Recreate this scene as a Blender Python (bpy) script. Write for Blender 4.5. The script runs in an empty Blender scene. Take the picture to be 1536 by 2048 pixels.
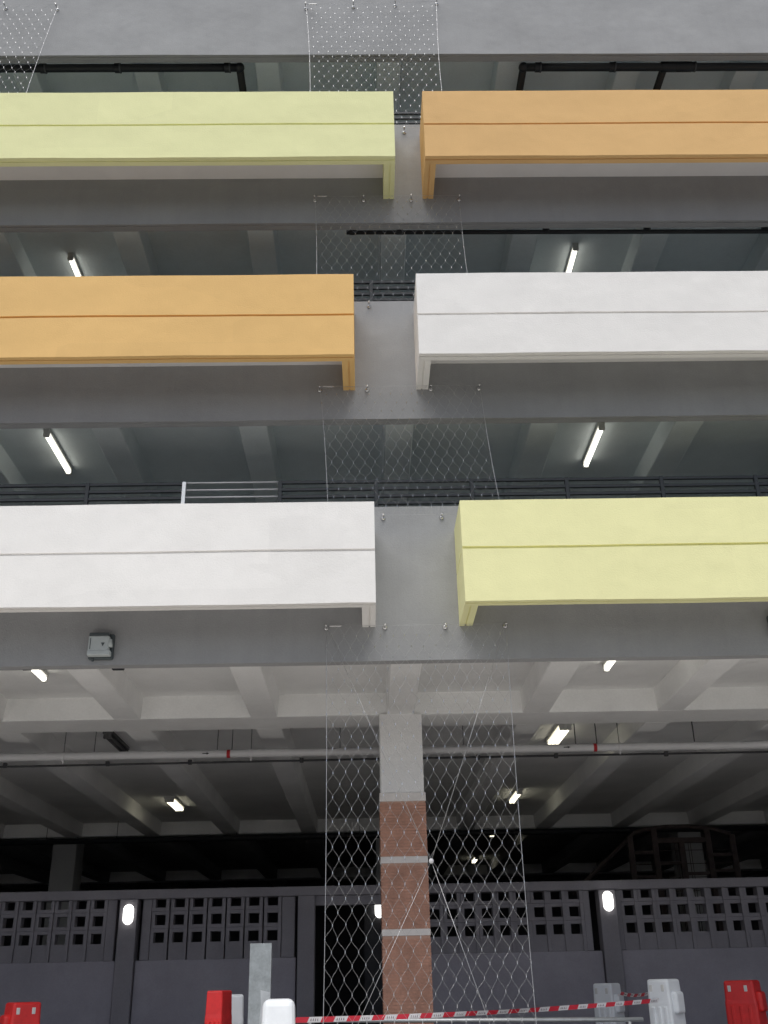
import bpy, bmesh, math, random
from mathutils import Vector, Matrix
random.seed(7)
R = math.radians
scene = bpy.context.scene
C = scene.collection

# ------------------------------------------------------------------ camera
YAW, PITCH, ROLL = 0.0220668496, 0.442047518, -0.0221321481
FPX = 2008.0
cam_d = bpy.data.cameras.new('camera')
cam = bpy.data.objects.new('camera', cam_d)
C.objects.link(cam)
fw = Vector((math.sin(YAW)*math.cos(PITCH), math.cos(YAW)*math.cos(PITCH), math.sin(PITCH)))
rt = Vector((math.cos(YAW), -math.sin(YAW), 0))
up = rt.cross(fw)
r2 = rt*math.cos(ROLL)+up*math.sin(ROLL)
u2 = -rt*math.sin(ROLL)+up*math.cos(ROLL)
m = Matrix((r2, u2, -fw)).transposed().to_4x4()
m.translation = Vector((0, -11.0, 1.4))
cam.matrix_world = m
cam_d.sensor_fit = 'VERTICAL'
cam_d.sensor_height = 24.0
cam_d.lens = 24.0*FPX/2048.0
cam_d.clip_start = 0.05
cam_d.clip_end = 2000
scene.camera = cam

# ------------------------------------------------------------------ sky, sun, exposure
SUN_EL, SUN_AZ = R(66), R(196)          # high behind the camera, a little to its left
w = bpy.data.worlds.new('World')
scene.world = w
w.use_nodes = True
nt = w.node_tree
nt.nodes.clear()
sky = nt.nodes.new('ShaderNodeTexSky')
sky.sky_type = 'NISHITA'
sky.sun_disc = False
sky.sun_elevation = SUN_EL
sky.sun_rotation = SUN_AZ
sky.air_density = 0.6
sky.dust_density = 1.0
sky.ozone_density = 1.0
hsv = nt.nodes.new('ShaderNodeHueSaturation')
hsv.inputs['Saturation'].default_value = 0.55
bg = nt.nodes.new('ShaderNodeBackground')
bg.inputs['Strength'].default_value = 0.05
ow = nt.nodes.new('ShaderNodeOutputWorld')
nt.links.new(sky.outputs[0], hsv.inputs['Color'])
nt.links.new(hsv.outputs[0], bg.inputs['Color'])
nt.links.new(bg.outputs[0], ow.inputs[0])

sd = bpy.data.lights.new('sun', 'SUN')
sd.energy = 1.5
sd.angle = R(70)
sd.color = (1.0, 0.972, 0.925)
sun = bpy.data.objects.new('sun', sd)
C.objects.link(sun)
sv = Vector((math.sin(SUN_AZ)*math.cos(SUN_EL), math.cos(SUN_AZ)*math.cos(SUN_EL), math.sin(SUN_EL)))
sun.rotation_euler = sv.to_track_quat('Z', 'Y').to_euler()

scene.view_settings.view_transform = 'Standard'
scene.view_settings.look = 'None'
scene.view_settings.gamma = 1.0
scene.view_settings.use_curve_mapping = False
scene.view_settings.exposure = 1.30
scene.cycles.use_denoising = True
scene.cycles.max_bounces = 12
scene.cycles.diffuse_bounces = 8
scene.cycles.glossy_bounces = 4
scene.cycles.sample_clamp_indirect = 6.0

# ------------------------------------------------------------------ materials
def mat(name, col, rough=0.8, metal=0.0, var=0.08, scale=1.5, bump=0.0, bscale=60.0, spec=0.3,
        streak=0.0, fine=0.0, patch=0.0):
    """Principled paint / plaster / metal with soft large-scale mottling, optional rain streaks and fine relief."""
    ma = bpy.data.materials.new(name)
    ma.use_nodes = True
    n = ma.node_tree.nodes
    l = ma.node_tree.links
    b = n['Principled BSDF']
    b.inputs['Roughness'].default_value = rough
    b.inputs['Metallic'].default_value = metal
    b.inputs['Specular IOR Level'].default_value = spec
    tc = n.new('ShaderNodeTexCoord')
    geo = n.new('ShaderNodeNewGeometry')
    src = geo.outputs['Position']
    n1 = n.new('ShaderNodeTexNoise')
    n1.inputs['Scale'].default_value = scale
    n1.inputs['Detail'].default_value = 5
    n1.inputs['Roughness'].default_value = 0.62
    l.new(src, n1.inputs['Vector'])
    mr = n.new('ShaderNodeMapRange')
    mr.inputs['From Min'].default_value = 0.3
    mr.inputs['From Max'].default_value = 0.7
    mr.inputs['To Min'].default_value = 1.0-var
    mr.inputs['To Max'].default_value = 1.0+var*0.6
    l.new(n1.outputs['Fac'], mr.inputs['Value'])
    val = mr.outputs[0]
    if streak > 0:
        mp = n.new('ShaderNodeMapping')
        mp.inputs['Scale'].default_value = (3.0, 3.0, 0.22)
        l.new(src, mp.inputs['Vector'])
        n2 = n.new('ShaderNodeTexNoise')
        n2.inputs['Scale'].default_value = 2.2
        n2.inputs['Detail'].default_value = 6
        l.new(mp.outputs[0], n2.inputs['Vector'])
        m2 = n.new('ShaderNodeMapRange')
        m2.inputs['From Min'].default_value = 0.45
        m2.inputs['From Max'].default_value = 0.75
        m2.inputs['To Min'].default_value = 1.0
        m2.inputs['To Max'].default_value = 1.0-streak
        l.new(n2.outputs['Fac'], m2.inputs['Value'])
        mu = n.new('ShaderNodeMath')
        mu.operation = 'MULTIPLY'
        l.new(val, mu.inputs[0])
        l.new(m2.outputs[0], mu.inputs[1])
        val = mu.outputs[0]
    if patch > 0:
        # roller-painted touch-up areas: faint blocky changes of shade
        mp2 = n.new('ShaderNodeMapping')
        mp2.inputs['Scale'].default_value = (0.45, 0.45, 1.1)
        l.new(src, mp2.inputs['Vector'])
        vo = n.new('ShaderNodeTexVoronoi')
        vo.distance = 'CHEBYCHEV'
        vo.inputs['Scale'].default_value = 1.0
        l.new(mp2.outputs[0], vo.inputs['Vector'])
        sx = n.new('ShaderNodeSeparateColor')
        l.new(vo.outputs['Color'], sx.inputs[0])
        m4 = n.new('ShaderNodeMapRange')
        m4.inputs['To Min'].default_value = 1.0-patch
        m4.inputs['To Max'].default_value = 1.0+patch
        l.new(sx.outputs[0], m4.inputs['Value'])
        mu = n.new('ShaderNodeMath')
        mu.operation = 'MULTIPLY'
        l.new(val, mu.inputs[0])
        l.new(m4.outputs[0], mu.inputs[1])
        val = mu.outputs[0]
    if fine > 0:
        n3 = n.new('ShaderNodeTexNoise')
        n3.inputs['Scale'].default_value = 38
        n3.inputs['Detail'].default_value = 3
        l.new(src, n3.inputs['Vector'])
        m3 = n.new('ShaderNodeMapRange')
        m3.inputs['From Min'].default_value = 0.3
        m3.inputs['From Max'].default_value = 0.7
        m3.inputs['To Min'].default_value = 1.0-fine
        m3.inputs['To Max'].default_value = 1.0+fine
        l.new(n3.outputs['Fac'], m3.inputs['Value'])
        mu = n.new('ShaderNodeMath')
        mu.operation = 'MULTIPLY'
        l.new(val, mu.inputs[0])
        l.new(m3.outputs[0], mu.inputs[1])
        val = mu.outputs[0]
    vm = n.new('ShaderNodeVectorMath')
    vm.operation = 'SCALE'
    vm.inputs[0].default_value = col
    l.new(val, vm.inputs['Scale'])
    l.new(vm.outputs[0], b.inputs['Base Color'])
    if bump > 0:
        nb = n.new('ShaderNodeTexNoise')
        nb.inputs['Scale'].default_value = bscale
        nb.inputs['Detail'].default_value = 4
        l.new(src, nb.inputs['Vector'])
        nb2 = n.new('ShaderNodeTexNoise')
        nb2.inputs['Scale'].default_value = 2.3
        nb2.inputs['Detail'].default_value = 2
        l.new(src, nb2.inputs['Vector'])
        ad = n.new('ShaderNodeMath')
        ad.operation = 'MULTIPLY_ADD'
        ad.inputs[1].default_value = 6.0
        l.new(nb2.outputs['Fac'], ad.inputs[0])
        l.new(nb.outputs['Fac'], ad.inputs[2])
        bp = n.new('ShaderNodeBump')
        bp.inputs['Strength'].default_value = bump
        bp.inputs['Distance'].default_value = 0.01
        l.new(ad.outputs[0], bp.inputs['Height'])
        l.new(bp.outputs[0], b.inputs['Normal'])
    return ma

def emis(name, col, strength):
    ma = bpy.data.materials.new(name)
    ma.use_nodes = True
    b = ma.node_tree.nodes['Principled BSDF']
    b.inputs['Base Color'].default_value = (0.8, 0.8, 0.8, 1)
    b.inputs['Emission Color'].default_value = (*col, 1)
    b.inputs['Emission Strength'].default_value = strength
    return ma

M = {
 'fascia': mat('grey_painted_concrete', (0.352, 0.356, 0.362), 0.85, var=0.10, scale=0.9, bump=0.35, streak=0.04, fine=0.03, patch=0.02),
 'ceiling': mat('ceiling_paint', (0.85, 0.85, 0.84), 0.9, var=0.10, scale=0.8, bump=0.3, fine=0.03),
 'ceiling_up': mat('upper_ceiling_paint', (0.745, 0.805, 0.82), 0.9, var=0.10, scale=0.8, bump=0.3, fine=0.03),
 'soffit': mat('planter_base_paint', (0.75, 0.74, 0.74), 0.9, var=0.06),
 'white': mat('white_masonry_paint', (0.835, 0.818, 0.79), 0.8, var=0.045, scale=0.55, bump=0.30, streak=0.015, fine=0.012, patch=0.02),
 'yellow': mat('pale_yellow_paint', (0.835, 0.815, 0.445), 0.8, var=0.05, scale=0.6, bump=0.30, streak=0.015, fine=0.012, patch=0.02),
 'green': mat('pale_lime_paint', (0.835, 0.835, 0.46), 0.8, var=0.05, scale=0.6, bump=0.30, streak=0.015, fine=0.012, patch=0.02),
 'amber': mat('amber_paint', (0.785, 0.505, 0.20), 0.8, var=0.05, scale=0.6, bump=0.30, streak=0.015, fine=0.012, patch=0.02),
 'peach': mat('orange_paint', (0.75, 0.475, 0.205), 0.8, var=0.05, scale=0.6, bump=0.30, streak=0.015, fine=0.012, patch=0.02),
 'wall': mat('rear_wall_paint', (0.30, 0.285, 0.315), 0.9, var=0.12, scale=1.2, bump=0.3, fine=0.04),
 'wall_hi': mat('rear_wall_render', (0.38, 0.36, 0.41), 0.9, var=0.12, scale=1.2, bump=0.3, fine=0.04),
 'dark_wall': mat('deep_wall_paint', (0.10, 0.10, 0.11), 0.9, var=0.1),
 'column': mat('column_paint', (0.80, 0.795, 0.79), 0.85, var=0.07, bump=0.3, fine=0.02),
 'tile': mat('terracotta_tile', (0.50, 0.27, 0.195), 0.75, var=0.22, scale=5, fine=0.08),
 'grout': mat('tile_grout', (0.50, 0.31, 0.235), 0.9, var=0.1, scale=5),
 'band': mat('pale_tile_band', (0.74, 0.70, 0.67), 0.8, var=0.08, scale=6),
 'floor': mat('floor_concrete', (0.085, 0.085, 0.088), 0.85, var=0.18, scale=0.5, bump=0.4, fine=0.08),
 'ground': mat('outdoor_concrete', (0.62, 0.60, 0.57), 0.9, var=0.2, scale=0.3, bump=0.4, fine=0.08),
 'asphalt': mat('asphalt', (0.07, 0.07, 0.072), 0.9, var=0.2, scale=0.6, bump=0.4, fine=0.15),
 'rail': mat('slate_rail_paint', (0.018, 0.024, 0.031), 0.5, var=0.1, spec=0.4),
 'galv': mat('galvanised_steel', (0.62, 0.64, 0.65), 0.45, metal=0.75, var=0.12, scale=12),
 'plate': mat('galvanised_sheet', (0.40, 0.43, 0.44), 0.55, metal=0.35, var=0.22, scale=7, fine=0.08),
 'steel': mat('stainless_cable', (0.52, 0.52, 0.53), 0.42, metal=0.8, var=0.05, scale=20),
 'chrome': mat('stainless_fitting', (0.70, 0.70, 0.70), 0.22, metal=0.95, var=0.03, scale=20),
 'blackpipe': mat('black_pvc', (0.016, 0.018, 0.021), 0.45, var=0.15, scale=4, spec=0.4),
 'clip': mat('pipe_clip_steel', (0.10, 0.105, 0.11), 0.5, metal=0.4),
 'whitepipe': mat('white_pipe_paint', (0.62, 0.62, 0.63), 0.5, var=0.06, scale=3),
 'redband': mat('red_band_paint', (0.42, 0.02, 0.025), 0.5, var=0.08),
 'mark': mat('black_marking', (0.02, 0.02, 0.02), 0.6),
 'rod': mat('hanger_steel', (0.07, 0.07, 0.075), 0.6, metal=0.3),
 'housing': mat('light_housing_paint', (0.55, 0.55, 0.53), 0.6, var=0.05),
 'offlamp': mat('grey_light_housing', (0.13, 0.13, 0.13), 0.6, var=0.05),
 'boxgrey': mat('grey_box_cover', (0.50, 0.54, 0.54), 0.5, var=0.10, scale=10),
 'boxdark': mat('dark_box_body', (0.075, 0.09, 0.095), 0.55, var=0.1),
 'red': mat('red_plastic', (0.72, 0.026, 0.026), 0.42, var=0.14, scale=5, spec=0.5, fine=0.03),
 'wplast': mat('white_plastic', (0.82, 0.85, 0.88), 0.42, var=0.08, scale=4, spec=0.5),
 'reflect': mat('reflector_white', (0.68, 0.68, 0.66), 0.5, var=0.05),
 'tape_red': mat('tape_red', (0.62, 0.035, 0.06), 0.45, var=0.06),
 'tape_white': mat('tape_white', (0.72, 0.70, 0.72), 0.45, var=0.05),
 'tape_ink': mat('tape_ink', (0.22, 0.19, 0.21), 0.6),
 'rust': mat('rusty_steel', (0.055, 0.042, 0.04), 0.8, var=0.35, scale=8),
 'tube': emis('lit_tube', (1.0, 0.97, 0.86), 1.15),
 'tube2': emis('lit_twin_tube', (1.0, 0.94, 0.72), 1.25),
 'bulk': emis('lit_bulkhead', (1.0, 0.985, 0.93), 1.1),
}

# ------------------------------------------------------------------ helpers
def obj(name, bm, material, parent=None, smooth=False, loc=None):
    """bm in world coordinates; linked as ONE mesh object, origin kept at its thing's base."""
    root = parent
    off = Vector((0, 0, 0))
    while root is not None:
        off += Vector(root.location)
        root = root.parent
    if loc is not None and parent is None:
        off = Vector(loc)
    bmesh.ops.translate(bm, verts=bm.verts, vec=-off)
    bmesh.ops.recalc_face_normals(bm, faces=bm.faces)
    me = bpy.data.meshes.new(name)
    bm.to_mesh(me)
    bm.free()
    me.materials.append(material)
    if smooth:
        for p in me.polygons:
            p.use_smooth = True
    o = bpy.data.objects.new(name, me)
    C.objects.link(o)
    if parent is not None:
        o.parent = parent
    elif loc is not None:
        o.location = loc
    return o

def tag(o, label, cat, group=None):
    o['label'] = label
    o['category'] = cat
    if group:
        o['group'] = group
    return o

def thing(name, label, cat, loc=(0, 0, 0), group=None):
    o = bpy.data.objects.new(name, None)
    o.empty_display_size = 0.1
    C.objects.link(o)
    o.location = loc
    return tag(o, label, cat, group)

def box(bm, x0, x1, y0, y1, z0, z1, bev=0.0, seg=1):
    v = [bm.verts.new((x, y, z)) for x in (x0, x1) for y in (y0, y1) for z in (z0, z1)]
    fs = [(0, 1, 3, 2), (4, 6, 7, 5), (0, 4, 5, 1), (2, 3, 7, 6), (0, 2, 6, 4), (1, 5, 7, 3)]
    faces = [bm.faces.new([v[i] for i in f]) for f in fs]
    if bev > 0:
        es = list({e for f in faces for e in f.edges})
        bmesh.ops.bevel(bm, geom=es, offset=bev, segments=seg, profile=0.5, affect='EDGES')
    return bm

def B(x0, x1, y0, y1, z0, z1, bev=0.0, seg=1):
    return box(bmesh.new(), x0, x1, y0, y1, z0, z1, bev, seg)

def tube(bm, pts, r, seg=8, cap=True):
    pts = [Vector(p) for p in pts]
    rings = []
    n = len(pts)
    for i, p in enumerate(pts):
        if i == 0:
            t = pts[1]-pts[0]
        elif i == n-1:
            t = pts[-1]-pts[-2]
        else:
            t = (pts[i+1]-pts[i]).normalized()+(pts[i]-pts[i-1]).normalized()
        t.normalize()
        a = Vector((0, 0, 1)) if abs(t.z) < 0.9 else Vector((1, 0, 0))
        u = t.cross(a).normalized()
        v = t.cross(u).normalized()
        rr = r[i] if isinstance(r, (list, tuple)) else r
        rings.append([bm.verts.new(p+(u*math.cos(k*2*math.pi/seg)+v*math.sin(k*2*math.pi/seg))*rr) for k in range(seg)])
    for a, b in zip(rings, rings[1:]):
        for k in range(seg):
            bm.faces.new((a[k], a[(k+1) % seg], b[(k+1) % seg], b[k]))
    if cap:
        bm.faces.new(rings[0][::-1])
        bm.faces.new(rings[-1])
    return bm

def T(pts, r, seg=8):
    return tube(bmesh.new(), pts, r, seg)

def extrude(bm, stations):
    """stations: list of closed outlines (same number of points); skinned and capped."""
    rings = [[bm.verts.new(p) for p in s] for s in stations]
    n = len(rings[0])
    for a, b in zip(rings, rings[1:]):
        for k in range(n):
            bm.faces.new((a[k], a[(k+1) % n], b[(k+1) % n], b[k]))
    bm.faces.new(rings[0][::-1])
    bm.faces.new(rings[-1])
    return bm

def wob(x, s, a):
    return a*(math.sin(x*1.3+s)+0.6*math.sin(x*3.1+2.1*s)+0.35*math.sin(x*7.3+0.7*s))/1.95

def stations(x0, x1, step=0.4):
    n = max(1, int(abs(x1-x0)/step))
    return [x0+(x1-x0)*i/n for i in range(n+1)]

# ------------------------------------------------------------------ levels
BEAM = [4.742, 7.913, 11.103, 14.44]           # underside of each edge beam
PARA = [6.678, 9.746, 12.965, 16.45]           # top of each parapet
SOFF = [4.89, 8.10, 11.30, 14.63]              # underside of the ceiling ribs
SLAB = [5.21, 8.42, 11.62, 14.95]              # underside of the slabs
XW = 20.0
DEEP = 31.0
APRON = -8.5
RIBX = [0.48+1.93*k for k in range(-10, 11)]

# ------------------------------------------------------------------ setting
g = bmesh.new()
bmesh.ops.create_grid(g, x_segments=8, y_segments=8, size=400)
o = obj('ground', g, M['asphalt'])  # dark beyond the apron so far ground bounces less light onto the fascia
o['kind'] = 'structure'
o['label'] = 'dark asphalt ground and road around the car park'
o = obj('pavement', B(-60, 60, APRON, 0.30, -0.05, 0.10, 0.01), M['ground'])  # unseen pale strip, added to bounce light up to undersides and ceilings
o['kind'] = 'structure'
o['label'] = 'unseen pale concrete apron added to bounce light up at the car park'
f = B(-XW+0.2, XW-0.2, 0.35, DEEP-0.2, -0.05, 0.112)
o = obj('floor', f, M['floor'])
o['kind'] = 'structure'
o['label'] = 'concrete floor of the ground storey'
k = B(-XW, XW, -0.25, 0.05, 0.05, 0.24, 0.015)
o = obj('kerb', k, M['ground'])
o['kind'] = 'structure'
o['label'] = 'low concrete kerb under the facade'

# ------------------------------------------------------------------ the car park building
bld = thing('car_park_building', 'multi storey grey concrete car park with open decks and ribbed ceilings', 'building')
for i in range(4):
    b0, p1 = BEAM[i], PARA[i]
    st = []
    for x in stations(-XW, XW, 0.5):
        dz = wob(x, i*1.7, 0.004)
        dy = wob(x, i*2.9+1, 0.003)
        st.append([(x, dy, b0+dz), (x, 0.035, b0+dz), (x, 0.035, b0+0.012), (x, 0.052, b0+0.012), (x, 0.052, b0+dz+0.004),
                   (x, 0.15, b0+dz+0.004), (x, 0.15, p1), (x, dy, p1)])
    obj('edge_beam', extrude(bmesh.new(), st), M['fascia'], bld)
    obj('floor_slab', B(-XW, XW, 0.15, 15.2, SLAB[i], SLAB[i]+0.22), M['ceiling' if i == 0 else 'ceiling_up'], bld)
    obj('floor_slab', B(-XW, XW, 15.2, DEEP, SLAB[i], SLAB[i]+0.22), M['fascia'], bld)  # darker colour than the front slab, imitating shade deep inside
    # end walls of each deck
CROSS = [(3.10, 3.83), (14.85, 15.6), (26.0, 26.7)]
for i in range(4):
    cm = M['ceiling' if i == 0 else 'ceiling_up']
    cuts = [0.15]+[v for c in CROSS for v in c]+[DEEP-0.2]
    for x in RIBX:
        wv = 0.19
        for a, b in zip(cuts[0::2], cuts[1::2]):
            if i > 0 and a > 5:
                continue
            bm = bmesh.new()
            st = []
            for y in (a, b):
                st.append([(x-wv, y, SOFF[i]), (x+wv, y, SOFF[i]), (x+wv+0.02, y, SLAB[i]+0.04), (x-wv-0.02, y, SLAB[i]+0.04)])
            extrude(bm, st)
            bmesh.ops.bevel(bm, geom=[e for e in bm.edges if abs(e.verts[0].co.z-SOFF[i]) < 1e-5 and abs(e.verts[1].co.z-SOFF[i]) < 1e-5 and abs(e.verts[0].co.x-e.verts[1].co.x) < 1e-5],
                            offset=0.012, segments=1, affect='EDGES')
            obj('ceiling_rib', bm, M['fascia'] if a > 15 else cm, bld)  # ribs past the second cross beam coloured darker to stand in for shade
    for j, (a, b) in enumerate(CROSS):
        if i > 0 and j > 0:
            continue
        obj('cross_beam', B(-XW+0.25, XW-0.25, a, b, SOFF[i], SLAB[i]+0.05, 0.012), cm, bld)
    # columns standing on each deck
    for x in (0.478-15.44, 0.478-7.72, 0.478, 0.478+7.72, 0.478+15.44):
        if i == 0:
            continue
        obj('column', B(x-0.3, x+0.3, 3.15, 3.75, SLAB[i-1]+0.22, SOFF[i]), M['column'], bld)

def clad_column(x, y0, y1, top, full):
    col = obj('column', B(x-0.298, x+0.298, y0+0.005, y1-0.005, 0.0, top, 0.012), M['column'], bld)
    if not full:
        return
    zt = 3.80
    hw = 0.312
    a, b = y0-0.012, y1+0.012
    obj('tile_backing', B(x-hw+0.006, x+hw-0.006, a+0.006, b-0.006, 0.0, zt-0.11), M['grout'], col)
    for z0, z1 in ((zt-0.115, zt), (2.885, 2.97), (1.995, 2.075)):
        obj('pale_band', B(x-hw-0.003, x+hw+0.003, a-0.003, b+0.003, z0, z1, 0.004), M['band'], col)
    # thin terracotta strip tiles, real courses with recessed joints
    bm = bmesh.new()
    pitch, joint = 0.0405, 0.0065
    z = 0.02
    row = 0
    while z+pitch < zt-0.115:
        if not any(z0-pitch*0.9 < z < z1+0.002 for z0, z1 in ((2.885, 2.97), (1.995, 2.075))):
            n = 3
            sh = 0.5*(row % 2)
            for s in range(-1, n+1):
                x0 = max(x-hw, x-hw+(s+sh)*2*hw/n+0.003)
                x1 = min(x+hw, x-hw+(s+1+sh)*2*hw/n-0.003)
                if x1-x0 > 0.02:
                    d = random.uniform(0, 0.0025)
                    box(bm, x0, x1, a-d, a+0.012, z, z+pitch-joint)
            for sx in (-1, 1):
                for (ya, yb) in ((a+0.015, (a+b)/2-0.003), ((a+b)/2+0.003, b)):
                    d = random.uniform(0, 0.0025)
                    xa = x+sx*(hw+d)
                    xb = x+sx*(hw-0.012)
                    box(bm, min(xa, xb), max(xa, xb), ya, yb, z, z+pitch-joint)
        z += pitch
        row += 1
    t = obj('strip_tiles', bm, M['tile'], col)
    t['kind'] = 'stuff'

for x in (0.478-15.44, 0.478-7.72, 0.478, 0.478+7.72, 0.478+15.44):
    clad_column(x, 3.05, 3.75, SOFF[0] if False else 4.90, abs(x-0.478) < 0.1)
for x in (-7.42, 0.478, 7.95):
    obj('column', B(x-0.29, x+0.29, 14.80, 15.5, 0, 4.90, 0.012), M['fascia'], bld)  # far columns get the darker grey in place of depth shade
obj('rear_wall', B(-XW, XW, DEEP-0.2, DEEP, 0, 16.45), M['dark_wall'], bld)  # added dark behind the decks so the depth stays black
obj('added_end_wall', B(-XW-0.2, -XW-0.005, 0.0, DEEP, 0, 16.45), M['dark_wall'], bld)  # unseen walls added at both ends to keep side light out
obj('added_end_wall', B(XW+0.005, XW+0.2, 0.0, DEEP, 0, 16.45), M['dark_wall'], bld)

# ------------------------------------------------------------------ planter boxes
PP, PT = 0.817, 0.152
def planter(label, m_, x0, x1, zb, h, endside, zg):
    """Long projecting masonry tray: front panel, two returns, raised base slab. Groove round the outside, drip groove below."""
    t = thing('planter_box', label, 'planter', ((x0+x1)/2, 0, zb), 'painted planter boxes along the facade')
    seed = zb+x0
    st = []
    yf, yb = -PP, -PP+PT
    for x in stations(x0, x1, 0.3):
        e = 1.0 if (x - x0) > 0.1 and (x1-x) > 0.1 else 0.3
        a = wob(x, seed, 0.006)*e
        c = wob(x, seed+2, 0.005)*e
        d = wob(x, seed+4, 0.005)*e
        q = wob(x, seed+5, 0.004)*e
        st.append([(x, yf+q, zb+a), (x, yf+0.060, zb+a), (x, yf+0.060, zb+0.014), (x, yf+0.078, zb+0.014), (x, yf+0.078, zb+a*0.5),
                   (x, yb, zb+a*0.5), (x, yb, zb+h), (x, yf+q, zb+h+d), (x, yf+q, zg+0.015+c), (x, yf+0.024, zg+0.012+c), (x, yf+0.024, zg-0.012+c), (x, yf+q*0.5-0.002, zg-0.016+c)])
    obj('front_panel', extrude(bmesh.new(), st), m_, t)
    for s, xe in ((1, x0), (-1, x1)):
        st = []
        for y in (yb, -0.30, -0.0):
            st.append([(xe, y, zb), (xe+s*0.060, y, zb), (xe+s*0.060, y, zb+0.014), (xe+s*0.078, y, zb+0.014), (xe+s*0.078, y, zb+0.001),
                       (xe+s*0.152, y, zb+0.001), (xe+s*0.152, y, zb+h), (xe, y, zb+h), (xe, y, zg+0.010), (xe+s*0.016, y, zg+0.008), (xe+s*0.016, y, zg-0.008), (xe, y, zg-0.012)])
        obj('side_panel', extrude(bmesh.new(), st), m_, t)
    obj('base_slab', B(x0+0.152, x1-0.152, yb, -0.0, zb+0.395, zb+0.50), M['soffit'], t)
    return t

H = 1.21
planter('pale lime green planter box in the top row, left of the cable net', M['green'], -10.5, 0.483, 11.53, H, 1, 12.125)
planter('light orange planter box in the top row, right side', M['peach'], 0.890, 11.5, 11.53, H, -1, 12.115)
planter('amber orange planter box in the middle row, left side', M['amber'], -10.5, -0.095, 8.343, H, 1, 8.933)
planter('white planter box in the middle row, right side', M['white'], 0.694, 11.5, 8.343, H, -1, 8.925)
planter('white planter box in the lowest row, above the grey metal box', M['white'], -10.5, 0.116, 5.145, H, 1, 5.763)
planter('pale yellow planter box in the lowest row, right side', M['yellow'], 1.082, 11.5, 5.145, H, -1, 5.775)

# ------------------------------------------------------------------ railings on the parapets
def railing(label, x_first, ztop, zbase, galv_bay=None):
    t = thing('railing', label, 'railing', (0, 0.22, zbase), 'dark steel railings on the parapets')
    xs = [x_first+1.197*k for k in range(-8, 10)]
    for x in xs:
        gl = galv_bay is not None and abs(x-galv_bay[0]) < 0.05
        obj('post', B(x-0.025, x+0.025, 0.195, 0.245, zbase-0.75, ztop, 0.004), M['galv' if gl else 'rail'], t)
    n = 7
    for a, b in zip(xs, xs[1:]):
        gl = galv_bay is not None and abs(a-galv_bay[0]) < 0.05
        for kk in range(n):
            z = ztop-0.022-kk*0.1
            if gl:
                obj('bar', T([(a+0.02, 0.22, z+0.012), (b-0.02, 0.22, z+0.010)], 0.0105, 6), M['whitepipe'], t, True)
            else:
                obj('bar', B(a+0.02, b-0.02, 0.203, 0.237, z-0.020, z+0.020, 0.003), M['rail'], t)
railing('dark slate railing on the lowest parapet with one bare galvanised bay', 0.156, 7.155, 6.678, (-2.238,))
railing('short stretch of dark railing seen between the amber and white planters', 0.138, 10.255, 9.746)
railing('short stretch of dark railing seen between the lime and light orange planters', 0.13, 13.445, 12.965)

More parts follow.
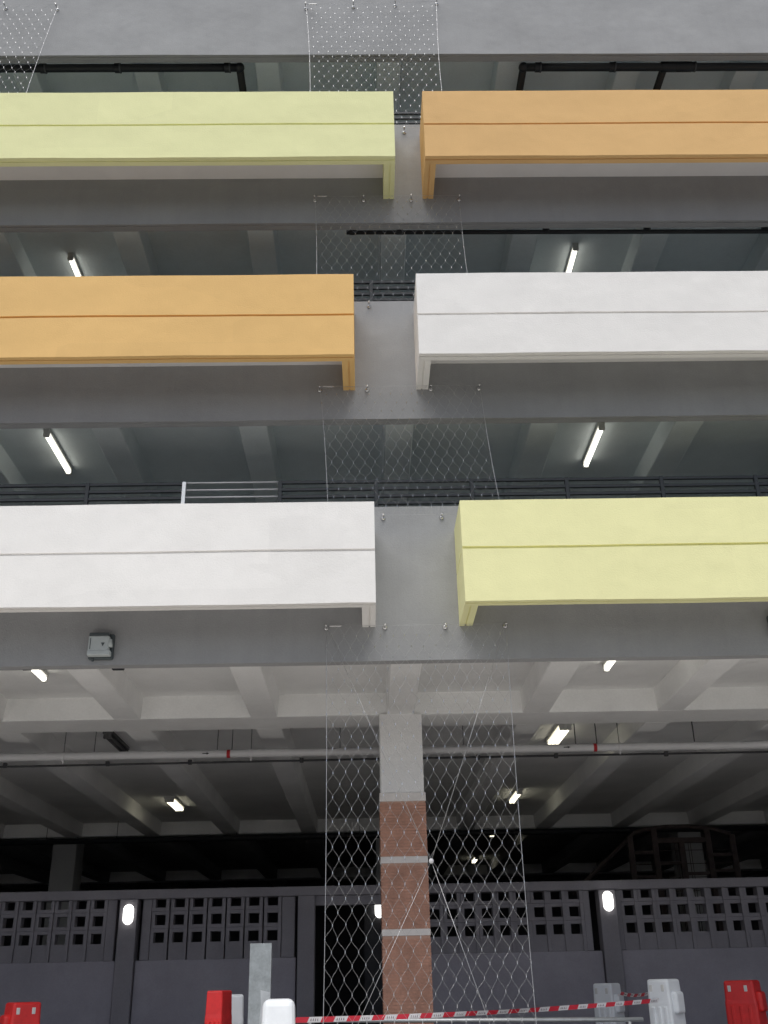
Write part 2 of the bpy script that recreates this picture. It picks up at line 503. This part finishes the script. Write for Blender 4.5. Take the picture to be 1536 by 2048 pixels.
# ------------------------------------------------------------------ cable nets
YN = -0.10
def net(label, tl, tr, bl, br, half, studs_top, studs_bot, extra=None, bow=0.0):
    """tl.. are (x, z) in the net's plane. half = half the height of one mesh diamond."""
    cx, zb = (bl[0]+br[0])/2, bl[1]
    t = thing('cable_net', label, 'cable net', (cx, YN, zb), 'stainless cable nets hung on the facade')
    def P(u, v):
        b_ = bow*math.sin(math.pi*v)
        xl = tl[0]+(bl[0]-tl[0])*v+b_
        xr = tr[0]+(br[0]-tr[0])*v-b_
        zl = tl[1]+(bl[1]-tl[1])*v
        zr = tr[1]+(br[1]-tr[1])*v
        yy = YN-0.018*math.sin(math.pi*u)*math.sin(math.pi*v)*math.sin(3.1*u+4.3*v+tl[1])
        return Vector((xl+(xr-xl)*u, yy, zl+(zr-zl)*u))
    wdt = ((tr[0]-tl[0])+(br[0]-bl[0]))/2
    n = max(3, round(wdt/0.141))
    hgt = tl[1]-bl[1]
    m_ = max(4, round(hgt/half))
    nodes = {}
    for j in range(m_+1):
        cnt = n+1 if j % 2 == 0 else n
        for i_ in range(cnt):
            u = (i_+0.5*(j % 2))/n
            p = P(u, j/m_)
            if 0 < u < 1 and 0 < j < m_:
                p += Vector((random.gauss(0, 0.004), random.gauss(0, 0.003), random.gauss(0, 0.005)))
            nodes[(i_, j)] = p
    bm = bmesh.new()
    fr = bmesh.new()
    fl = 0.011
    def dn(p, j):
        return p-Vector((0, 0, fl if 0 < j < m_ else 0))
    def upv(p, j):
        return p+Vector((0, 0, fl if 0 < j < m_ else 0))
    for (i_, j), p in nodes.items():
        if j < m_:
            nb = [(i_-1, j+1), (i_, j+1)] if j % 2 == 0 else [(i_, j+1), (i_+1, j+1)]
            for q in nb:
                if q in nodes:
                    a, b = dn(p, j), upv(nodes[q], j+1)
                    s = 1 if b.x > a.x else -1
                    dx = abs(b.x-a.x)
                    dz = b.z-a.z
                    c1 = a+Vector((s*dx*0.30, 0, dz*0.335))
                    c2 = b-Vector((s*dx*0.30, 0, dz*0.335))
                    tube(bm, [a, c1, c2, b], 0.00115, 4, False)
        if 0 < j < m_:
            tube(fr, [p+Vector((0, 0, fl)), p-Vector((0, 0, fl))], 0.0042, 6)
    wm = obj('wire_mesh', bm, M['steel'], t)
    wm['kind'] = 'stuff'
    fm = obj('ferrules', fr, M['chrome'], t)
    fm['kind'] = 'stuff'
    for a, b in ((0, 0), (1, 1)):
        obj('edge_cable', T([P(a, v/12)+Vector((0, 0.004, 0)) for v in range(13)], 0.0034, 6), M['steel'], t, True)
    obj('edge_cable', T([P(0, 0)+Vector((-0.02, 0.004, 0)), P(1, 0)+Vector((0.02, 0.004, 0))], 0.0016, 6), M['steel'], t, True)
    obj('edge_cable', T([P(0, 1)+Vector((-0.02, 0.004, 0)), P(1, 1)+Vector((0.02, 0.004, 0))], 0.0016, 6), M['steel'], t, True)
    p = P(0, 0)
    obj('turnbuckle', T([p+Vector((0.03, 0.0, 0.0)), p+Vector((0.05, 0, 0)), p+Vector((0.16, 0, 0)), p+Vector((0.18, 0, 0))], [0.005, 0.009, 0.009, 0.005], 8), M['chrome'], t, True)
    for (x, z) in studs_top+studs_bot:
        bm = bmesh.new()
        # dome washer on the wall, threaded rod out to the cable, clamp head
        tube(bm, [(x, -0.001, z), (x, -0.010, z), (x, -0.022, z), (x, -0.030, z)], [0.030, 0.029, 0.021, 0.008], 14)
        tube(bm, [(x, -0.028, z), (x, -0.085, z), (x, -0.0855, z), (x, -0.118, z)], [0.0075, 0.0075, 0.013, 0.013], 10)
        obj('standoff_stud', bm, M['chrome'], t, True)
    if extra:
        ball, ends = extra
        for e in ends:
            obj('bracing_cable', T([(e[0], YN-0.012, e[1]), (ball[0], YN-0.02, ball[1])], 0.0027, 6), M['steel'], t, True)
        bm = bmesh.new()
        bmesh.ops.create_uvsphere(bm, u_segments=14, v_segments=8, radius=0.026)
        bmesh.ops.translate(bm, verts=bm.verts, vec=(ball[0], YN-0.025, ball[1]))
        obj('cable_clamp', bm, M['whitepipe'], t, True)
    return t

net('cable net hanging from the topmost beam between lime and light orange planters', (-0.81, 15.44), (1.25, 15.50), (-0.725, 12.80), (1.28, 12.80), 0.107,
    [(-0.82, 15.46), (-0.066, 15.49), (0.597, 15.52), (1.26, 15.56)], [(-0.70, 12.80), (-0.02, 12.80), (0.662, 12.80), (1.30, 12.80)], bow=0.03)
net('cable net across the second opening, behind the amber and middle white planters', (-0.635, 11.50), (1.40, 11.50), (-0.60, 9.66), (1.47, 9.66), 0.113,
    [(-0.64, 11.50), (0.05, 11.50), (0.724, 11.50), (1.408, 11.50)], [(-0.60, 9.66), (0.102, 9.66), (0.79, 9.66), (1.47, 9.66)], bow=0.015)
net('cable net across the third opening, behind the lowest white and yellow planters', (-0.54, 8.34), (1.50, 8.34), (-0.43, 6.52), (1.66, 6.52), 0.118,
    [(-0.545, 8.34), (0.06, 8.34), (0.88, 8.34), (1.50, 8.34)], [(-0.43, 6.52), (0.229, 6.52), (0.937, 6.52), (1.66, 6.52)], bow=0.015)
net('tall cable net in front of the tiled column, with crossed bracing cables', (-0.445, 5.13), (1.605, 5.13), (-0.47, 0.33), (1.62, 0.33), 0.126,
    [(-0.447, 5.135), (0.224, 5.135), (0.914, 5.13), (1.608, 5.13)], [], bow=0.02,
    extra=((0.647, 2.565), [(-0.445, 5.13), (1.605, 5.13), (-0.51, 0.33), (1.40, 0.33)]))
net('cable net at the top left corner above the lime green planter', (-7.1, 15.48), (-4.70, 15.42), (-7.0, 12.80), (-5.02, 12.80), 0.107,
    [(-7.1, 15.50), (-6.35, 15.49), (-5.55, 15.48), (-4.74, 15.45)], [(-7.0, 12.80), (-6.3, 12.80), (-5.7, 12.80), (-5.02, 12.80)], bow=0.02)

# ------------------------------------------------------------------ pipes under the ceilings
def pipe_thing(name, label, path, r, m_, couplings, group, drops=(), tees=(), elbows=()):
    t = thing(name, label, 'pipe', path[0], group)
    obj('pipe', T(path, r, 14), m_, t, True)
    (xa, ya, za) = path[0]
    for x in couplings:
        c = obj('coupling', T([(x-0.035, ya, za), (x+0.035, ya, za)], r*1.22, 14), m_, t)
        obj('clip', T([(x+0.04, ya, za), (x+0.058, ya, za)], r*1.30, 14), M['clip'], t)
    for x, sk in drops:
        obj('branch_pipe', T([(x, ya, za), (x, ya+3.0, za+0.05)], r*0.95, 14), m_, t, True)
    for x in elbows:
        bm = bmesh.new()
        bmesh.ops.create_uvsphere(bm, u_segments=14, v_segments=10, radius=r*1.25)
        bmesh.ops.translate(bm, verts=bm.verts, vec=(x, ya, za))
        obj('elbow', bm, m_, t, True)
    for x in tees:
        obj('tee', T([(x-0.13, ya, za), (x-0.12, ya, za), (x+0.12, ya, za), (x+0.13, ya, za)], [r*1.1, r*1.3, r*1.3, r*1.1], 14), m_, t, True)
    return t
GP = 'black drain pipes under the decks'
z4, y4 = 14.475, 0.27
pipe_thing('drain_pipe', 'black drain pipe under the top beam, above the lime planter', [(-9, y4, z4), (-1.86, y4, z4)], 0.062, M['blackpipe'],
           [-6.9, -4.93, -3.77, -2.06], GP, drops=[(-1.86, 0)], elbows=[-1.86])
pipe_thing('drain_pipe', 'black drain pipe with two branches above the light orange planter', [(2.60, y4, z4-0.02), (11, y4, z4-0.04)], 0.062, M['blackpipe'],
           [2.82, 4.00, 5.27, 7.4], GP, drops=[(2.60, 0), (4.83, 0)], elbows=[2.60], tees=[4.90, 5.14])
pipe_thing('drain_pipe', 'thin black drain pipe running right under the second beam', [(-0.20, 0.27, 11.165), (11, 0.27, 11.10)], 0.031, M['blackpipe'],
           [-0.12, 0.55, 2.65, 4.11, 5.82], GP)
t = pipe_thing('conduit', 'thin black conduit under the lowest beam at the left edge', [(-9, 0.24, 4.780), (-2.87, 0.24, 4.785)], 0.011, M['blackpipe'],
           [-3.9], GP)
obj('junction', B(-2.92, -2.78, 0.205, 0.275, 4.757, 4.81, 0.01), M['blackpipe'], t)

t = thing('sprinkler_pipe', 'white overhead pipe with red bands running behind the tiled column', 'pipe', (-9, 4.2, 4.61))
obj('pipe', T([(-12, 4.2, 4.61), (-3, 4.2, 4.615), (6, 4.2, 4.61), (12, 4.2, 4.605)], 0.060, 16), M['whitepipe'], t, True)
for x in (-2.075, 3.444):
    obj('red_band', T([(x-0.025, 4.2, 4.612), (x+0.025, 4.2, 4.612)], 0.0625, 16), M['redband'], t)
for x in (-2.41, 3.01):
    bm = bmesh.new()
    z = 4.612
    for pts in ([(-0.05, -0.006), (0.015, -0.006), (0.015, 0.006), (-0.05, 0.006)], [(0.012, -0.018), (0.05, 0.0), (0.012, 0.018)]):
        a = [bm.verts.new((x+px, 4.2-0.0605-0.004*(1-abs(pz)/0.02), z+pz)) for px, pz in pts]
        c = [bm.verts.new((x+px, 4.2-0.052, z+pz)) for px, pz in pts]
        bm.faces.new(a)
        bm.faces.new(c[::-1])
        for q in range(len(pts)):
            bm.faces.new((a[q], c[q], c[(q+1) % len(pts)], a[(q+1) % len(pts)]))
    obj('flow_arrow', bm, M['mark'], t)
for x in (-4.54, -1.74, 1.46, 3.82, 6.7):
    bm = bmesh.new()
    tube(bm, [(x-0.018, 4.2, 4.61), (x+0.018, 4.2, 4.61)], 0.072, 16)
    tube(bm, [(x, 4.2, 4.545), (x, 4.2, 4.505)], [0.016, 0.008], 8)
    obj('pipe_clamp', bm, M['whitepipe'], t)
    obj('hanger_rod', T([(x, 4.2, 4.68), (x, 4.2, SLAB[0])], 0.006, 6), M['rod'], t)
for x in (-4.09, -2.25, -2.03, -0.405, 3.16, 3.48, 4.97):
    obj('hanger_rod', T([(x, 4.2, 4.66), (x+0.005, 4.2, SLAB[0])], 0.0085 if x > 3 else 0.0065, 6), M['rod'], t)

t = thing('conduit', 'thin dark conduit hung just behind the white overhead pipe', 'conduit', (-9, 4.5, 4.56))
obj('pipe', T([(-12, 4.5, 4.55), (-5, 4.5, 4.54), (0, 4.5, 4.56), (12, 4.5, 4.565)], 0.016, 8), M['rod'], t, True)
for x in (-5.5, -3.95, -2.7, -1.0, 1.7, 2.9, 4.6):
    obj('saddle', B(x-0.03, x+0.03, 4.475, 4.525, 4.525, 4.595, 0.006), M['rod'], t)
t = thing('conduit', 'dark pipe slung under the far cross beam deep inside', 'conduit', (-9, 14.6, 4.72))
obj('pipe', T([(-12, 14.5, 4.74), (3.0, 14.5, 4.76), (12, 14.5, 4.76)], 0.07, 10), M['blackpipe'], t, True)
for x in (-7.8, -6.1, -3.2, -0.2, 2.6):
    obj('hanger_rod', T([(x, 14.5, 4.78), (x, 14.5, SLAB[0])], 0.008, 6), M['rod'], t)

# ------------------------------------------------------------------ fluorescent lights
def lamp(label, x, y0, y1, zc, ntube, on, group):
    t = thing('fluorescent_light', label, 'light fitting', (x, (y0+y1)/2, zc), group)
    hw = 0.045 if ntube == 1 else 0.040*ntube
    hm = M['housing'] if on else M['offlamp']
    obj('housing', B(x-hw, x+hw, y0, y1, zc-0.05, zc+0.002, 0.006), hm, t)
    for q in range(ntube):
        xx = x+(q-(ntube-1)/2)*0.066
        r = 0.036 if ntube == 1 else 0.026
        obj('tube', T([(xx, y0+0.04, zc-0.086), (xx, y1-0.04, zc-0.086)], r, 10), (M['tube'] if ntube == 1 else M['tube2']) if on else M['offlamp'], t, True)
        for ya, yb in ((y0, y0+0.045), (y1-0.045, y1)):
            obj('end_cap', B(xx-r-0.006, xx+r+0.006, ya, yb, zc-0.128, zc-0.045, 0.008), hm, t)
    return t
GL = 'fluorescent lights on the ceilings'
lamp('lit tube light above the lowest white planter, second opening from below, left', -4.33, 1.00, 2.17, SLAB[1], 1, True, GL)
lamp('lit tube light above the pale yellow planter, hung under the second deck', 3.30, 0.98, 2.15, SLAB[1], 1, True, GL)
lamp('lit tube light peeking over the amber planter', -4.42, 1.20, 2.40, SLAB[2], 1, True, GL)
lamp('lit tube light peeking over the middle white planter', 3.28, 1.06, 2.26, SLAB[2], 1, True, GL)
lamp('lit tube light on the ground floor ceiling at the far left, near the edge beam', -4.20, 0.65, 1.86, SLAB[0], 1, True, GL)
lamp('lit tube light just under the lowest beam, right side, ground floor', 3.16, 0.58, 1.80, SLAB[0], 1, True, GL)
lamp('bright multi tube light just above the white pipe, right of the column', 3.20, 5.05, 6.30, SLAB[0], 3, True, GL)
lamp('unlit dark light fitting behind the white pipe at the left', -4.15, 5.10, 6.35, SLAB[0], 2, False, GL)
lamp('lit multi tube light deep inside on the left', -4.26, 11.2, 12.5, SLAB[0], 3, True, GL)
lamp('lit tube light deep inside touching the right edge of the tall net', 3.26, 11.0, 12.3, SLAB[0], 2, True, GL)
lamp('small lit light seen through the tall net, far inside, upper one', 3.42, 17.0, 17.9, SLAB[0], 2, True, GL)
lamp('small lit light seen through the tall net, far inside, lower one', 3.52, 23.2, 24.4, SLAB[0], 2, True, GL)

# ------------------------------------------------------------------ boxes on the lowest beam
def wall_box(label, xc, zc):
    t = thing('equipment_box', label, 'box', (xc, 0, zc), 'grey boxes on the lowest beam')
    obj('back_plate', B(xc-0.125, xc+0.15, -0.055, 0.0, zc-0.155, zc+0.14, 0.012), M['boxdark'], t)
    obj('hood', B(xc-0.118, xc+0.108, -0.125, -0.05, zc+0.095, zc+0.135, 0.008), M['boxdark'], t)
    c = obj('cover', B(xc-0.120, xc+0.112, -0.130, -0.05, zc-0.128, zc+0.098, 0.016, 2), M['boxgrey'], t)
    obj('side_bulge', T([(xc+0.122, -0.10, zc-0.03), (xc+0.122, -0.10, zc+0.06)], [0.030, 0.018], 10), M['boxgrey'], t, True)
    bm = bmesh.new()
    x, z = xc+0.047, zc-0.005
    pts = [(-0.021, 0.018), (0.021, 0.018), (0.0, -0.024)]
    a = [bm.verts.new((x+px, -0.1325, z+pz)) for px, pz in pts]
    b = [bm.verts.new((x+px, -0.128, z+pz)) for px, pz in pts]
    bm.faces.new(a)
    bm.faces.new(b[::-1])
    for q in range(3):
        bm.faces.new((a[q], b[q], b[(q+1) % 3], a[(q+1) % 3]))
    obj('triangle_mark', bm, M['boxdark'], c)
    obj('lower_lip', B(xc-0.122, xc+0.135, -0.136, -0.05, zc-0.132, zc-0.072, 0.012, 2), M['boxgrey'], t)
    obj('hinge_slot', B(xc-0.098, xc-0.090, -0.1325, -0.12, zc-0.06, zc+0.07), M['boxdark'], c)
    obj('cable_gland', T([(xc-0.07, -0.05, zc-0.15), (xc-0.07, -0.05, zc-0.178)], 0.014, 8), M['boxdark'], t)
wall_box('square grey metal box with a dark triangle, fixed below the lowest white planter', -3.0, 4.953)
wall_box('dark edged box cut off by the right border, below the yellow planter', 4.775, 5.06)

# ------------------------------------------------------------------ rear wall with vent blocks
YW = 9.0
wl = thing('vent_block_wall', 'grey rear wall with rows of square vent holes and pilasters', 'wall', (0, YW, 0))
def slab_w(x0, x1):
    obj('wall_base', B(x0, x1, YW-0.06, YW+0.16, 0.0, 1.925, 0.008), M['wall_hi'], wl)
segs = [(-14.0, -4.60), (-4.24, -1.34), (1.0, 4.25), (4.60, 14.0)]
for a, b in segs:
    slab_w(a, b)
obj('cap_beam', B(-14.0, 14.0, YW-0.10, YW+0.25, 2.965, 3.13, 0.012), M['wall'], wl)
for xa, xb in ((-4.585, -4.255), (4.265, 4.585), (-1.31, -1.00), (0.75, 0.985), (-13.2, -12.9), (13.0, 13.3)):
    obj('pilaster', B(xa, xb, YW-0.14, YW+0.2, 0.0, 2.962, 0.01), M['wall'], wl)
# one vent block, shared mesh: a square frame with a raised fin on its right edge
bm = bmesh.new()
bw, bh, hw2, hh2, dp = 0.326, 0.300, 0.100, 0.088, 0.19
x0, x1, z0, z1 = -bw/2+0.002, bw/2-0.002, -bh/2+0.002, bh/2-0.002
box(bm, x0, -hw2, 0, dp, z0, z1)
box(bm, hw2, x1, -0.035, dp, z0, z1)
box(bm, -hw2, hw2, 0.004, dp, z0, -hh2)
box(bm, -hw2, hw2, 0.004, dp, hh2, z1)
bmesh.ops.recalc_face_normals(bm, faces=bm.faces)
me_v = bpy.data.meshes.new('vent_block')
bm.to_mesh(me_v)
bm.free()
me_v.materials.append(M['wall'])
bm = bmesh.new()
box(bm, x0, hw2, 0.0, dp, -0.115, 0.115)
box(bm, hw2, x1, -0.035, dp, -0.115, 0.115)
bmesh.ops.recalc_face_normals(bm, faces=bm.faces)
me_s = bpy.data.meshes.new('solid_block')
bm.to_mesh(me_s)
bm.free()
me_s.materials.append(M['wall'])
def place(name, me, x, z):
    o_ = bpy.data.objects.new(name, me)
    C.objects.link(o_)
    o_.parent = wl
    o_.location = (x+random.uniform(-0.003, 0.003), random.uniform(-0.008, 0.008), z)
cols = [-4.992-0.328*k_ for k_ in range(0, 9)]+[-3.852+0.345*k_ for k_ in range(0, 7)]+[1.214+0.3265*k_ for k_ in range(0, 9)]+[4.856+0.332*k_ for k_ in range(0, 10)]
for x in cols:
    for z in (2.905, 2.605, 2.305):
        place('vent_block', me_v, x, z)
    place('solid_block', me_s, x, 2.042)
for xa, xb in ((-4.83, -4.66), (-1.61, -1.37), (3.99, 4.11), (4.60, 4.69), (1.0, 1.05), (-4.18, -4.02)):
    obj('end_strip', B(xa, xb, YW-0.02, YW+0.17, 1.93, 2.962, 0.006), M['wall'], wl)
obj('door_lintel', B(-1.0, 0.75, YW-0.02, YW+0.2, 2.80, 2.962), M['wall'], wl)
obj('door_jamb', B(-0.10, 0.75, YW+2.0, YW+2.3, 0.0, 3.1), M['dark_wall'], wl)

def bulkhead(label, x, y, z):
    t = thing('bulkhead_light', label, 'wall light', (x, y, z), 'oval lights on the rear wall')
    obj('base_plate', B(x-0.085, x+0.085, y-0.02, y, z-0.15, z+0.15, 0.02), M['housing'], t)
    bm = bmesh.new()
    bmesh.ops.create_uvsphere(bm, u_segments=18, v_segments=12, radius=1.0)
    for v in bm.verts:
        c = v.co
        # capsule outline: a stretched, flattened dome
        zz = c.z*0.10+(0.075 if c.z > 0.01 else (-0.075 if c.z < -0.01 else 0))
        v.co = Vector((x+c.x*0.098, y-0.02+min(0.0, c.y)*0.075, z+zz))
    obj('diffuser', bm, M['bulk'], t, True)
bulkhead('lit oval light on the left pilaster of the rear wall', -4.41, YW-0.14, 2.70)
bulkhead('lit oval light on the right pilaster of the rear wall', 4.43, YW-0.14, 2.76)
bulkhead('lit oval light half hidden behind the tiled column', 0.215, YW+2.0, 2.85)

# ------------------------------------------------------------------ dark steel frame behind the wall
t = thing('steel_cage', 'dark rusty steel cage frame with curved top behind the rear wall', 'cage', (6.8, 12, 0))
arc = [(5.86, 4.36), (6.1, 4.44), (6.6, 4.49), (7.1, 4.49), (7.6, 4.43), (8.0, 4.31)]
obj('top_rail', T([(x, 12, z) for x, z in arc], 0.045, 8), M['rust'], t, True)
obj('diagonal_brace', T([(4.4, 12, 3.13), (4.92, 12, 3.57), (5.86, 12, 4.36)], 0.045, 8), M['rust'], t, True)
for x, z in ((5.76, 4.3), (6.30, 4.46), (6.88, 4.2), (7.48, 4.44), (8.02, 4.3)):
    obj('post', B(x-0.06, x+0.06, 11.94, 12.06, 0.0, z, 0.006), M['rust'], t)
obj('cross_rail', B(6.26, 7.52, 11.95, 12.05, 4.14, 4.25, 0.006), M['rust'], t)
for xa, xb, z in ((5.8, 6.26, 3.95), (6.34, 6.84, 3.72), (7.52, 7.98, 3.88), (7.52, 7.98, 3.55), (5.8, 6.26, 3.45), (6.92, 7.44, 3.5)):
    obj('cross_rail', B(xa, xb, 11.97, 12.03, z-0.035, z+0.035, 0.006), M['rust'], t)
for q in range(14):
    z = 0.35+q*0.28
    obj('wire', T([(5.76, 12.03, z), (8.0, 12.03, z)], 0.008, 5), M['rust'], t)
for x in (6.75, 6.78, 7.05, 7.10):
    obj('wire', T([(x, 12.05, 0.1), (x, 12.05, 4.15)], 0.008, 5), M['rust'], t)

# ------------------------------------------------------------------ water-filled barriers
def barrier(label, x, y, rz, wx, dy, h, m_, group, refl=True, lugs=1, cap=0.03):
    """Upright plastic barrier block: tapered body, ribs, side lugs and two reflector strips. wx: face width, dy: depth."""
    t = thing('traffic_barrier', label, 'barrier', (x, y, 0.0), group)
    t.rotation_euler = (0, 0, rz)
    def lo(name, bm, m2, smooth=False, parent=None):
        bmesh.ops.recalc_face_normals(bm, faces=bm.faces)
        me = bpy.data.meshes.new(name)
        bm.to_mesh(me)
        bm.free()
        me.materials.append(m2)
        if smooth:
            for p_ in me.polygons:
                p_.use_smooth = True
        o_ = bpy.data.objects.new(name, me)
        C.objects.link(o_)
        o_.parent = parent or t
        return o_
    bm = bmesh.new()
    prof = [(0.0, 1.34), (0.10, 1.34), (0.16, 1.26), (0.45, 1.06), (0.80, 1.02), (0.83, 0.985), (1.0, 0.94)]
    st = []
    for zf, s in prof:
        a, b = wx/2*s, dy/2*s
        st.append([(-a, -b, zf*h), (a, -b, zf*h), (a, b, zf*h), (-a, b, zf*h)])
    extrude(bm, st)
    es = [e for e in bm.edges if (abs(e.verts[0].co.z-e.verts[1].co.z) > 1e-4) or (e.verts[0].co.z > h-1e-4 and e.verts[1].co.z > h-1e-4)]
    bmesh.ops.bevel(bm, geom=es, offset=cap, segments=3, profile=0.5, affect='EDGES')
    lo('body', bm, m_)
    # ribs on the broad face
    for s in (-1, 1):
        for q in (-0.27, 0.0, 0.27):
            lo('rib', box(bmesh.new(), wx*q-0.022, wx*q+0.022, s*dy*0.5-0.012 if s > 0 else -dy*0.5-0.02, s*dy*0.5+0.02 if s > 0 else -dy*0.5+0.012, 0.30*h, 0.78*h, 0.008), m_)
    if lugs:
        for s in (lugs,):
            for za, zb_ in ((0.72, 0.90), (0.40, 0.60)):
                lo('lug', box(bmesh.new(), s*wx*0.5-0.07 if s > 0 else -wx*0.5-0.06, wx*0.5+0.06 if s > 0 else -wx*0.5+0.07, -dy*0.30, dy*0.30, za*h, zb_*h, 0.035, 3), m_)
    if refl:
        for q in (-0.30, 0.22):
            lo('reflector_strip', box(bmesh.new(), wx*q-0.022, wx*q+0.022, -dy*0.49, -dy*0.46, 0.90*h, 0.955*h, 0.004), M['reflect'])
    return t
GR, GW = 'red plastic barriers', 'white plastic barriers'
barrier('red barrier with two white strips cut off by the left border', -4.20, 2.6, R(36), 0.36, 0.34, 1.325, M['red'], GR, lugs=-1)
barrier('narrow red barrier next to the tall grey metal post', -1.72, 1.75, R(-12), 0.20, 0.36, 1.405, M['red'], GR, refl=False, lugs=0, cap=0.02)
barrier('dull white barrier squeezed behind the narrow red barrier', -1.62, 2.45, R(8), 0.20, 0.3, 1.36, M['wplast'], GW, refl=False, lugs=0)
barrier('bright white round topped barrier left of the tall net', -0.905, 0.10, R(4), 0.335, 0.32, 1.318, M['wplast'], GW, refl=False, lugs=0, cap=0.065)
barrier('smaller white barrier under the right oval light', 3.44, 5.1, R(-38), 0.31, 0.34, 1.39, M['wplast'], GW)
barrier('large white barrier holding the end of the striped tape', 3.74, 3.1, R(-42), 0.31, 0.36, 1.425, M['wplast'], GW)
barrier('red barrier with two white strips near the right border', 5.08, 4.1, R(-34), 0.42, 0.40, 1.39, M['red'], GR)

# tall folded galvanised post
t = thing('metal_post', 'tall flat grey galvanised metal post beside the white barrier', 'post', (-1.24, 1.55, 0))
bm = bmesh.new()
st = []
for z, s in ((0.0, 0.0), (1.0, 0.002), (1.885, 0.0)):
    x0, x1 = -1.368+s, -1.122+s
    st.append([(x0, 1.55, z), (x1, 1.55, z), (x1, 1.62, z), (x1-0.004, 1.62, z), (x1-0.004, 1.554, z), (x0+0.004, 1.554, z), (x0+0.004, 1.62, z), (x0, 1.62, z)])
extrude(bm, st)
obj('channel', bm, M['plate'], t)
bm = bmesh.new()
v = [bm.verts.new(p) for p in ((-1.235, 1.546, 1.40), (-1.126, 1.546, 1.375), (-1.124, 1.546, 1.05), (-1.24, 1.546, 1.02), (-1.225, 1.546, 1.25))]
f_ = bm.faces.new(v)
bmesh.ops.extrude_face_region(bm, geom=[f_])
for vv in list(bm.verts)[5:]:
    vv.co.y += 0.002
obj('peeling_film', bm, M['galv'], t)
obj('base_plate', B(-1.42, -1.07, 1.48, 1.70, 0.0, 0.012), M['plate'], t)

# grey rail
t = thing('grey_rail', 'pale grey horizontal pipe rail at the bottom edge behind the tall net', 'rail', (1.1, 2.0, 0))
obj('top_rail', T([(-0.85, 2.0, 1.068), (1.2, 2.0, 1.036), (3.16, 2.0, 1.003)], 0.024, 12), M['galv'], t, True)
for x, z in ((-0.7, 1.045), (3.0, 0.985)):
    obj('post', T([(x, 2.0, 0.0), (x, 2.0, z)], 0.022, 10), M['galv'], t, True)

# striped tape
def tape(label, pa, pb, n, sag, wd, group):
    t = thing('barrier_tape', label, 'tape', pa, group)
    pa, pb = Vector(pa), Vector(pb)
    def P(u):
        p = pa.lerp(pb, u)
        p.z -= sag*4*u*(1-u)
        return p
    for i_ in range(n):
        u0, u1 = i_/n, (i_+1)/n
        bm = bmesh.new()
        tw = lambda u: 0.55*math.sin(u*9.0)*math.sin(u*math.pi)
        a, b = P(u0), P(u1)
        sl = 0.012*(1 if i_ % 1 == 0 else 0)
        pts = []
        for (p, u, sx) in ((a, u0, 0), (b, u1, 0)):
            ang = tw(u)
            d = Vector((0, math.sin(ang), math.cos(ang)))*wd/2
            pts += [p-d+Vector((-sl, 0, 0)), p+d+Vector((sl, 0, 0))]
        thick = Vector((0, 0.0012, 0))
        q0 = [bm.verts.new(v_) for v_ in (pts[0], pts[2], pts[3], pts[1])]
        q1 = [bm.verts.new(v_+thick) for v_ in (pts[0], pts[2], pts[3], pts[1])]
        bm.faces.new(q0)
        bm.faces.new(q1[::-1])
        for k_ in range(4):
            bm.faces.new((q0[k_], q1[k_], q1[(k_+1) % 4], q0[(k_+1) % 4]))
        s = obj('red_stripe' if i_ % 2 == 0 else 'white_stripe', bm, M['tape_red' if i_ % 2 == 0 else 'tape_white'], t)
        if i_ % 2 == 1:
            bm = bmesh.new()
            for c in range(4):
                uu = u0+(u1-u0)*(0.2+0.17*c)
                p = P(uu)
                ang = tw(uu)
                e = Vector((0, math.sin(ang), math.cos(ang)))*wd*0.22
                wv = Vector(((pb-pa).length/n*0.035, 0, 0))
                for s1, s2 in ((-1, 1),):
                    vs = [bm.verts.new(v_+Vector((0, -0.002, 0))) for v_ in (p-e-wv, p-e+wv, p+e+wv, p+e-wv)]
                    bm.faces.new(vs)
            obj('print', bm, M['tape_ink'], s)
    return t
GT = 'red and white barrier tape'
tape('long red and white striped tape stretched across the bottom', (-0.745, 0.10, 1.125), (3.60, 2.90, 1.185), 34, 0.03, 0.050, GT)
tape('short red and white tape between the two white barriers', (3.60, 4.95, 1.255), (3.62, 3.25, 1.27), 9, 0.03, 0.042, GT)
